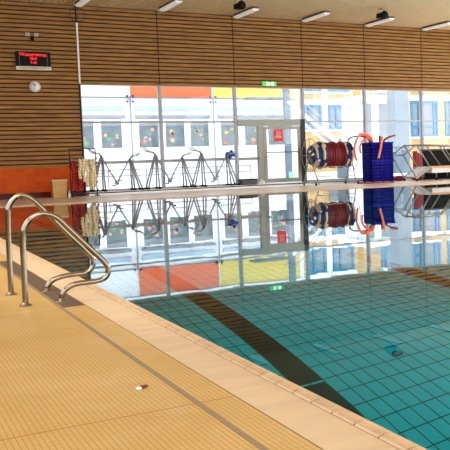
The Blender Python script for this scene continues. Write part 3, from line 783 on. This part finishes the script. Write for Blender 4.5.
# --- lane rope reel
LX, LY = 14.58, 28.7
rl = thing('rope_reel_stand', (LX, LY, 0), 'steel reel stand on the deck carrying the wound lane rope', 'reel stand')
AZ = 1.22
MB().tube([(-0.95, 0, AZ), (0.98, 0, AZ)], 0.03, 10).build('axle', MT['steel2'], rl)
for sx_ in (-0.98, 0.98):
    lg = MB()
    lg.tube([(sx_, 0, AZ), (sx_ - 0.12 * (1 if sx_ < 0 else -1) * -1, -0.55, 0.06)], 0.03, 8); lg.tube([(sx_, 0, AZ), (sx_, 0.5, 0.06)], 0.03, 8)
    lg.tube([(sx_, -0.5, 0.12), (sx_, 0.5, 0.12)], 0.018, 8); lg.tube([(sx_, -0.27, 0.65), (sx_, 0.24, 0.65)], 0.014, 8)
    lg.build('side_frame', MT['steel2'], rl)
    rg = MB(); rr = 0.68
    rg.tube([(sx_ * 0.97, rr * math.cos(a * PI / 14), AZ + rr * math.sin(a * PI / 14)) for a in range(28)], 0.013, 6, closed=True)
    for a in range(4): rg.tube([(sx_ * 0.97, rr * math.cos(a * PI / 4), AZ + rr * math.sin(a * PI / 4)), (sx_ * 0.97, -rr * math.cos(a * PI / 4), AZ - rr * math.sin(a * PI / 4))], 0.01, 6)
    rg.build('side_hoop', MT['steel2'], rl)
    for sy in (-0.55 if False else -0.52, 0.5):
        MB().lathe([(0.055, -0.02), (0.06, 0), (0.055, 0.02)], (sx_, sy, 0.06), 'x', 14).build('castor', MT['black'], rl)
MB().tube([(-0.92, -0.42, 0.36), (0.92, -0.42, 0.36)], 0.018, 8).tube([(-0.92, 0.45, 0.20), (0.92, 0.45, 0.20)], 0.018, 8).tube([(-0.8, -0.36, 0.74), (0.8, -0.36, 0.74)], 0.016, 8).build('cross_bars', MT['steel2'], rl)
MB().tube([(0.98, 0, AZ), (1.06, 0, AZ), (1.06, -0.18, AZ - 0.2), (1.10, -0.18, AZ - 0.2)], 0.014, 8).build('crank_handle', MT['steel2'], rl)
rp = thing('lane_rope', (LX, LY, AZ), 'maroon, navy and cream lane rope wound round the reel stand', 'lane rope')
def coil(xc, wdt, rad, mk, ph):
    m = MB(); seg = 44; prof = []
    vs = []; nr = 8
    for k in range(seg):
        a = 2 * PI * k / seg + ph; rb = rad * (1 + (0.045 if k % 2 else -0.03))
        for j in range(nr):
            b_ = 2 * PI * j / nr
            rr = rb - 0.07 + 0.07 * math.cos(b_)
            vs.append((xc + wdt * 0.55 * math.sin(b_), rr * math.cos(a), rr * math.sin(a)))
    fs = [(k * nr + j, k * nr + (j + 1) % nr, ((k + 1) % seg) * nr + (j + 1) % nr, ((k + 1) % seg) * nr + j) for k in range(seg) for j in range(nr)]
    m.add(vs, fs, 0, True)
    if mk == 'mixed':
        off = int(xc * 40)
        for i in range(len(m.mi)): m.mi[i] = (((i // nr) + off) // 9) % 2
        return m.build('float_coil', [MT['navy'], MT['cream']], rp)
    return m.build('float_coil', MT[mk], rp)
rr_ = random.Random(5)
seq = ['navy', 'cream', 'mixed', 'navy', 'mixed', 'mixed'] + ['maroon'] * 10 + ['mixed', 'mixed', 'navy', 'mixed']
wd = 1.78 / len(seq)
for i, mk in enumerate(seq):
    coil(-0.88 + i * wd, wd, 0.51 - (0.14 - 0.04 * i if i < 3 else 0) + rr_.uniform(-0.035, 0.035), mk, rr_.uniform(0, 1))
MB().lathe([(0.30, -0.86), (0.34, -0.5), (0.36, 0.6), (0.33, 0.8)], (0, 0, 0), 'x', 24).build('inner_windings', MT['maroon'], rp)
# loose end draped on the left side
for i in range(9):
    m = MB().lathe([(0.03, -0.035), (0.06, -0.02), (0.06, 0.02), (0.03, 0.035)], (0, 0, 0), 'x', 12)
    o = m.build('loose_float', MT[['navy', 'white', 'maroon', 'white', 'navy', 'cyan', 'maroon', 'white', 'navy'][i]], rp, loc=(-1.20 + i * 0.062, -0.35 - 0.01 * i, 0.22 - i * 0.062))
    o.rotation_euler = (0, PI / 4, 0)

# --- blue crate with foam noodles
CX, CY = 16.68, 28.4
cr_ = thing('blue_crate', (CX, CY, 0), 'tall deep blue plastic mesh crate standing right of the reel', 'crate')
w2, d2, hh = 0.54, 0.36, 1.62
body = MB(); t_ = 0.02
for (a, b_, axis) in ((-w2, w2, 'f'), (-w2, w2, 'b'), (-d2, d2, 'l'), (-d2, d2, 'r')):
    def pt(u, z, off): 
        return {'f': (u, -d2 + off, z), 'b': (u, d2 - off, z), 'l': (-w2 + off, u, z), 'r': (w2 - off, u, z)}[axis]
    def slab(u0, u1, z0, z1):
        p, q = pt(u0, z0, 0), pt(u1, z1, t_)
        body.box(tuple(min(p[i], q[i]) for i in range(3)), tuple(max(p[i], q[i]) for i in range(3)))
    nu_ = 9 if axis in 'fb' else 6; nz_ = 12
    for i in range(nu_ + 1):
        u = a + (b_ - a) * i / nu_; e = 0.06 if i in (0, nu_) else 0.042
        slab(max(a, u - e), min(b_, u + e), 0.06, 0.06 + hh)
    for j in range(nz_ + 1):
        zc = 0.06 + hh * j / nz_; e = 0.06 if j in (0, nz_) else 0.045
        slab(a, b_, max(0.06, zc - e), min(0.06 + hh, zc + e))
body.build('mesh_body', MT['blue'], cr_)
MB().box((-w2 + 0.05, -d2 + 0.05, 0.08), (w2 - 0.05, d2 - 0.05, 0.12)).build('bottom', MT['blue'], cr_)
for zz in (1.66, 0.9): MB().box((-w2 - 0.02, -d2 - 0.02, zz - 0.03), (w2 + 0.02, -d2 + 0.0, zz + 0.03)).build('band', MT['blue'], cr_)
for sx_ in (-1, 1):
    for sy in (-1, 1): MB().lathe([(0.05, -0.018), (0.05, 0.018)], (sx_ * (w2 - 0.08), sy * (d2 - 0.06), 0.05), 'x', 12).build('castor', MT['black'], cr_)
def noodle(pts, mk, label, r=0.042, z=1.0):
    pts = [(p[0] * (1.5 if p[0] < -0.5 and p[2] > 0.6 else 1.0), p[1], p[2]) for p in pts]
    o = MB().tube(smooth_path(pts, 7), r, 10).build('foam_noodle', MT[mk], loc=(CX, CY, 0))
    return tag(o, label, 'foam noodle', 'foam noodles in the blue crate')
noodle([(-0.2, 0.1, 0.14), (-0.28, 0.05, 1.3), (-0.38, -0.05, 1.85), (-0.62, -0.25, 1.98), (-0.88, -0.42, 1.7), (-0.92, -0.44, 1.3), (-0.86, -0.42, 0.95)], 'noodle', 'orange-red noodle arching widest over the left side of the crate')
noodle([(-0.08, 0.16, 0.14), (-0.15, 0.1, 1.3), (-0.3, 0.0, 1.9), (-0.6, -0.2, 2.06), (-0.84, -0.5, 1.86), (-0.95, -0.5, 1.5)], 'noodle2', 'salmon noodle arching highest over the left side of the crate')
noodle([(-0.32, -0.05, 0.14), (-0.33, -0.1, 1.2), (-0.4, -0.18, 1.72), (-0.58, -0.46, 1.84), (-0.76, -0.48, 1.55), (-0.74, -0.46, 1.25)], 'noodle', 'orange-red noodle in the smallest, innermost left arch')
noodle([(0.0, -0.12, 0.14), (0.02, -0.14, 1.4), (0.02, -0.30, 1.84), (-0.06, -0.46, 1.80), (-0.14, -0.44, 1.4), (-0.25, -0.44, 1.02)], 'noodle2', 'salmon noodle folded down over the front of the crate', r=0.05)
noodle([(0.12, 0.0, 0.14), (0.14, 0.0, 1.3), (0.35, -0.05, 1.78), (0.84, -0.1, 1.97)], 'noodle_dark', 'dark red noodle leaning out towards the right')
noodle([(0.28, 0.15, 0.14), (0.2, 0.12, 1.3), (0.16, 0.05, 1.95)], 'noodle_navy', 'navy noodle standing upright out of the crate')
noodle([(-0.05, 0.26, 0.14), (-0.2, 0.2, 1.3), (-0.45, 0.05, 1.86), (-0.85, -0.1, 1.92), (-1.05, -0.2, 1.72)], 'noodle_navy', 'navy noodle bending left behind the orange arches', r=0.028)
for i in range(5):
    noodle([(-0.35 + i * 0.15, -0.27, 0.14), (-0.33 + i * 0.15, -0.27, 0.9), (-0.36 + i * 0.15, -0.27, 1.45)], ['noodle_dark', 'noodle', 'noodle_dark', 'noodle_navy', 'noodle_dark'][i],
           'short noodle inside the crate behind its mesh, ' + ['leftmost, dark red', 'orange-red', 'middle, dark red', 'navy', 'rightmost, dark red'][i])
tag(MB().tube(smooth_path([(-1.05, -0.1, 0.03), (-0.75, -0.44, 0.03), (-0.3, -0.5, 0.03), (0.25, -0.46, 0.03), (0.45, -0.5, 0.03)], 6), 0.03, 8).build('foam_noodle', MT['noodle_dark'], loc=(CX, CY, 0)),
    'dark red noodle lying on the deck at the foot of the crate', 'foam noodle', 'foam noodles in the blue crate')

# --- tilted steel frames of the underwater platforms
FY = 28.4
tr = thing('platform_trolley', (17.68, FY, 0), 'long tilted steel frame trolley with an orange-brown board at the right', 'trolley')
L_, T_, R_, B_ = (0.0, 1.12), (0.69, 1.53), (1.36, 0.57), (0.64, 0.15)
for sy in (-0.45, 0.45):
    q = MB(); P = [(a, sy, z) for a, z in (L_, T_, R_, B_)]
    q.tube([P[0], P[1]], 0.032, 8); q.tube([P[1], P[2]], 0.032, 8); q.tube([P[0], P[3]], 0.032, 8)
    q.build('end_frame', MT['alu_dark'], tr)
    MB().bar((0.60, sy, 0.13), (1.40, sy, 0.58), 0.07, 0.11).build('edge_beam', MT['alu_dark'], tr)
    MB().tube([(0.69, sy, 1.53), (1.6, sy, 1.51), (4.6, sy, 1.40)], 0.032, 8).build('top_rail', MT['alu_dark'], tr)
    for xx in (2.0, 2.9, 3.8): MB().tube([(xx - 0.12, sy, 1.50 - 0.03 * (xx - 1.6)), (xx + 0.62, sy, 0.60)], 0.026, 8).build('strut', MT['alu_dark'], tr)
    for xx in (0.66, 1.7, 3.0, 4.3):
        MB().tube([(xx, sy, 0.1), (xx, sy, 0.32 if xx > 1 else 0.16)], 0.024, 8).build('leg', MT['alu_dark'], tr)
        MB().lathe([(0.055, -0.02), (0.055, 0.02)], (xx, sy, 0.055), 'y', 12).build('castor', MT['black'], tr)
MB().bar((0.66, 0, 0.17), (1.38, 0, 0.575), 0.86, 0.05).build('tilted_board', MT['board_white'], tr)
MB().box((1.42, -0.45, 0.52), (4.6, 0.45, 0.60)).build('board', MT['board'], tr)
MB().box((1.50, -0.42, 0.32), (4.6, 0.42, 0.518)).build('board_stack', MT['board_white'], tr)
for p in (L_, T_): MB().tube([(p[0], -0.45, p[1]), (p[0], 0.45, p[1])], 0.024, 8).build('cross_tube', MT['alu_dark'], tr)
# black crate and red items behind
bc = thing('black_tub', (20.6, 29.3, 0), 'large black tub behind the trolley at the right', 'tub')
taper(MB(), 0.85, 0.1, 0.9, 0.12, 0.0, 1.28).build('body', MT['black'], bc, bevel=0.02)
taper(MB(), 0.93, 0.15, 0.93, 0.15, 1.28, 1.35).build('rim', MT['grey'], bc, bevel=0.01)
for i, (x, z0, z1, lab) in enumerate(((19.35, 0.0, 1.3, 'red float board stack standing behind the tilted frame'),)):
    t = thing('float_boards', (x, 29.25, 0), lab, 'float boards')
    for k in range(3): MB().box((-0.17 + 0.11 * k, -0.14, 0), (-0.08 + 0.11 * k, 0.14, 1.28 - 0.08 * k)).build('board', MT[['red', 'noodle_dark', 'red'][k]], t, bevel=0.01)
rc = thing('red_cushion', (18.25, 29.15, 0), 'small red cushion on the deck between the blue crate and tilted frame', 'cushion')
MB().lathe([(0.14, 0.0), (0.24, 0.05), (0.26, 0.12), (0.2, 0.2), (0.06, 0.24)], (0, 0, 0), seg=18).build('cover', MT['red'], rc)

# ================================================================ ON THE WALL AND CEILING
sf = YW - 0.036
ld = thing('temperature_display', (3.48, sf, 4.74), 'black display with red glowing text on the slatted wall', 'display')
MB().box((-0.57, -0.10, -0.15), (0.57, 0.0, 0.36)).build('housing', MT['black'], ld, bevel=0.01)
for sx_ in (-0.46, 0.46): MB().box((sx_ - 0.012, -0.104, -0.13), (sx_ + 0.012, -0.1, 0.34)).build('screen_edge', MT['grey'], ld)
text_part('top_line', 'Wassertemp.', 0.175, MT['led'], ld, (0, -0.103, 0.26), sx=0.98)
text_part('middle_line', '28,0', 0.135, MT['led'], ld, (0.0, -0.103, 0.12))
text_part('bottom_line', '9:40', 0.125, MT['led'], ld, (0.0, -0.103, -0.02))
cpn = MB().box((-0.58, -0.105, -0.27), (0.58, 0.0, -0.15)).build('caption_strip', MT['caption'], ld)
text_part('caption_text', 'WASSERTEMPERATUR IN °C', 0.092, MT['black'], cpn, (0, -0.108, -0.21), sx=0.9)
ck = thing('wall_clock', (3.49, sf, 3.90), 'small round pale clock on the slatted wall below the display', 'clock')
MB().lathe([(0.175, 0.0), (0.19, -0.02), (0.185, -0.05), (0.165, -0.055)], (0, 0, 0), 'y', 28).build('case', MT['dial'], ck)
MB().lathe([(0.15, -0.05), (0.15, -0.058)], (0, 0, 0), 'y', 28).build('dial', MT['white'], ck)
tk = MB()
for i in range(12):
    a = i * PI / 6; tk.cbox((0.125 * math.sin(a), -0.059, 0.125 * math.cos(a)), (0.014, 0.004, 0.014))
tk.build('hour_marks', MT['grey'], ck)
MB().bar((0, -0.062, 0), (-0.02, -0.062, 0.085), 0.006, 0.018, up=(1, 0, 0)).build('hour_hand', MT['black'], ck)
MB().bar((0, -0.064, 0), (-0.055, -0.064, 0.11), 0.006, 0.012, up=(1, 0, 0)).build('minute_hand', MT['black'], ck)
for x, lab in ((3.34, 'small pale wall box, left one of the pair above the display'), (3.63, 'small pale wall box, right one of the pair above the display')):
    t = thing('sensor_box', (x, sf, 5.70), lab, 'sensor box', 'sensor boxes above the display')
    MB().box((-0.065, -0.05, -0.055), (0.065, 0, 0.055)).build('housing', MT['dial'], t, bevel=0.008)
    MB().box((-0.03, -0.054, -0.025), (0.03, -0.05, 0.025)).build('grille', MT['grey'], t)
cmr = thing('wall_camera', (3.49, sf, 5.58), 'tiny black camera on the slats under the pale boxes', 'camera')
MB().box((-0.03, -0.04, -0.02), (0.03, 0, 0.05)).build('bracket', MT['black'], cmr)
MB().lathe([(0.06, 0.0), (0.06, -0.06), (0.035, -0.1)], (0, -0.03, -0.03), 'y', 14).build('body', MT['black'], cmr)
# wire ring at the wall corner
rgt = thing('wire_ring', (5.07, YW - 0.09, 6.48), 'thin dark wire ring hanging at the top wall corner', 'ring')
MB().tube([(0.27 * math.cos(a * PI / 16), 0, 0.25 * math.sin(a * PI / 16)) for a in range(32)], 0.012, 6, closed=True).build('ring_wire', MT['rackm'], rgt)
MB().tube([(0, 0.03, 0.34), (0, 0, 0.25), (0, 0.03, -0.28)], 0.008, 6).build('hook', MT['rackm'], rgt)
# exit sign
ex = thing('exit_sign', (12.55, sf, 4.17), 'green lit exit sign above the glazed door', 'exit sign')
MB().box((-0.31, -0.07, -0.085), (0.31, 0, 0.085)).build('housing', MT['exit_g'], ex, bevel=0.01)
sg = MB()
sg.box((-0.15, -0.076, -0.07), (-0.05, -0.071, 0.07)); sg.box((0.08, -0.076, -0.07), (0.19, -0.071, 0.07))
sg.bar((-0.02, -0.074, -0.06), (0.03, -0.074, 0.0), 0.004, 0.022, up=(1, 0, 0)); sg.bar((0.03, -0.074, 0.0), (0.0, -0.074, 0.05), 0.004, 0.022, up=(1, 0, 0))
sg.build('running_symbol', MT['exit_w'], ex)
# red notice on the door
nt_ = thing('door_notice', (12.90, YW - 0.028, 2.10), 'red notice with white print on the glazed door', 'notice')
MB().box((-0.21, -0.008, -0.26), (0.21, 0.0, 0.26)).build('sheet', MT['sign_red'], nt_)
em = MB().tube([(0.1 * math.cos(a * PI / 10), -0.012, 0.075 + 0.1 * math.sin(a * PI / 10)) for a in range(20)], 0.011, 6, closed=True)
em.box((-0.045, -0.014, 0.03), (-0.02, -0.009, 0.12)); em.box((0.02, -0.014, 0.03), (0.045, -0.009, 0.12)); em.box((-0.045, -0.014, 0.07), (0.045, -0.009, 0.085))
em.build('ring_emblem', MT['sign_white'], nt_)
pr_ = MB()
for k, ww in enumerate((0.17, 0.15)): pr_.box((-ww, -0.012, -0.065 - k * 0.045), (ww, -0.009, -0.045 - k * 0.045))
pr_.build('print_lines', MT['sign_white'], nt_)

# ceiling lamps
def lamp(x, y, label):
    t = thing('ceiling_lamp', (x, y, HC), label, 'ceiling lamp', 'long lamps under the wooden ceiling')
    MB().box((-0.13, -0.95, -0.07), (0.13, 0.95, 0.0)).build('housing', MT['grey'], t, bevel=0.01)
    taper(MB(), 0.09, 0.90, 0.15, 0.97, -0.14, -0.07).build('cover', MT['lampw'], t, bevel=0.02)
    return t
l0 = lamp(5.05, 28.7, 'long ceiling lamp above the white strip, leftmost')
for x, y, lab in ((8.02, 28.5, 'long ceiling lamp, second from the left'), (11.15, 28.9, 'long ceiling lamp above the exit sign side, beside the left black spotlight'),
                  (14.1, 28.7, 'long ceiling lamp above the rope reel'), (17.25, 28.85, 'long ceiling lamp beneath the right black spotlight'), (20.3, 28.9, 'long ceiling lamp farthest right')):
    c_ = copy_tree(l0); c_.location = (x, y, HC); c_['label'] = lab
# black spotlights
def spot(x, y, label):
    t = thing('ceiling_spotlight', (x, y, HC), label, 'spotlight', 'black spotlights on the ceiling')
    MB().lathe([(0.05, 0.0), (0.05, -0.03)], (0, 0, 0), seg=12).build('mount', MT['grey'], t)
    MB().tube([(-0.12, 0, -0.02), (-0.12, 0, -0.22)], 0.012, 6).tube([(0.12, 0, -0.02), (0.12, 0, -0.22)], 0.012, 6).tube([(-0.12, 0, -0.02), (0.12, 0, -0.02)], 0.012, 6).build('yoke', MT['steel2'], t)
    MB().box((-0.15, -0.13, -0.36), (0.15, 0.13, -0.20)).lathe([(0.10, 0.06), (0.13, 0.02), (0.13, -0.16), (0.16, -0.24)], (0.0, -0.02, -0.27), 'y', 14).build('lamp_body', MT['black'], t)
    MB().box((-0.12, 0.13, -0.34), (0.12, 0.14, -0.22)).build('lamp_lens', MT['grey'], t)
    return t
spot(9.95, 26.8, 'black spotlight hanging behind the lamp near the exit sign')
spot(15.85, 26.6, 'black spotlight hanging over the lamp at the right')
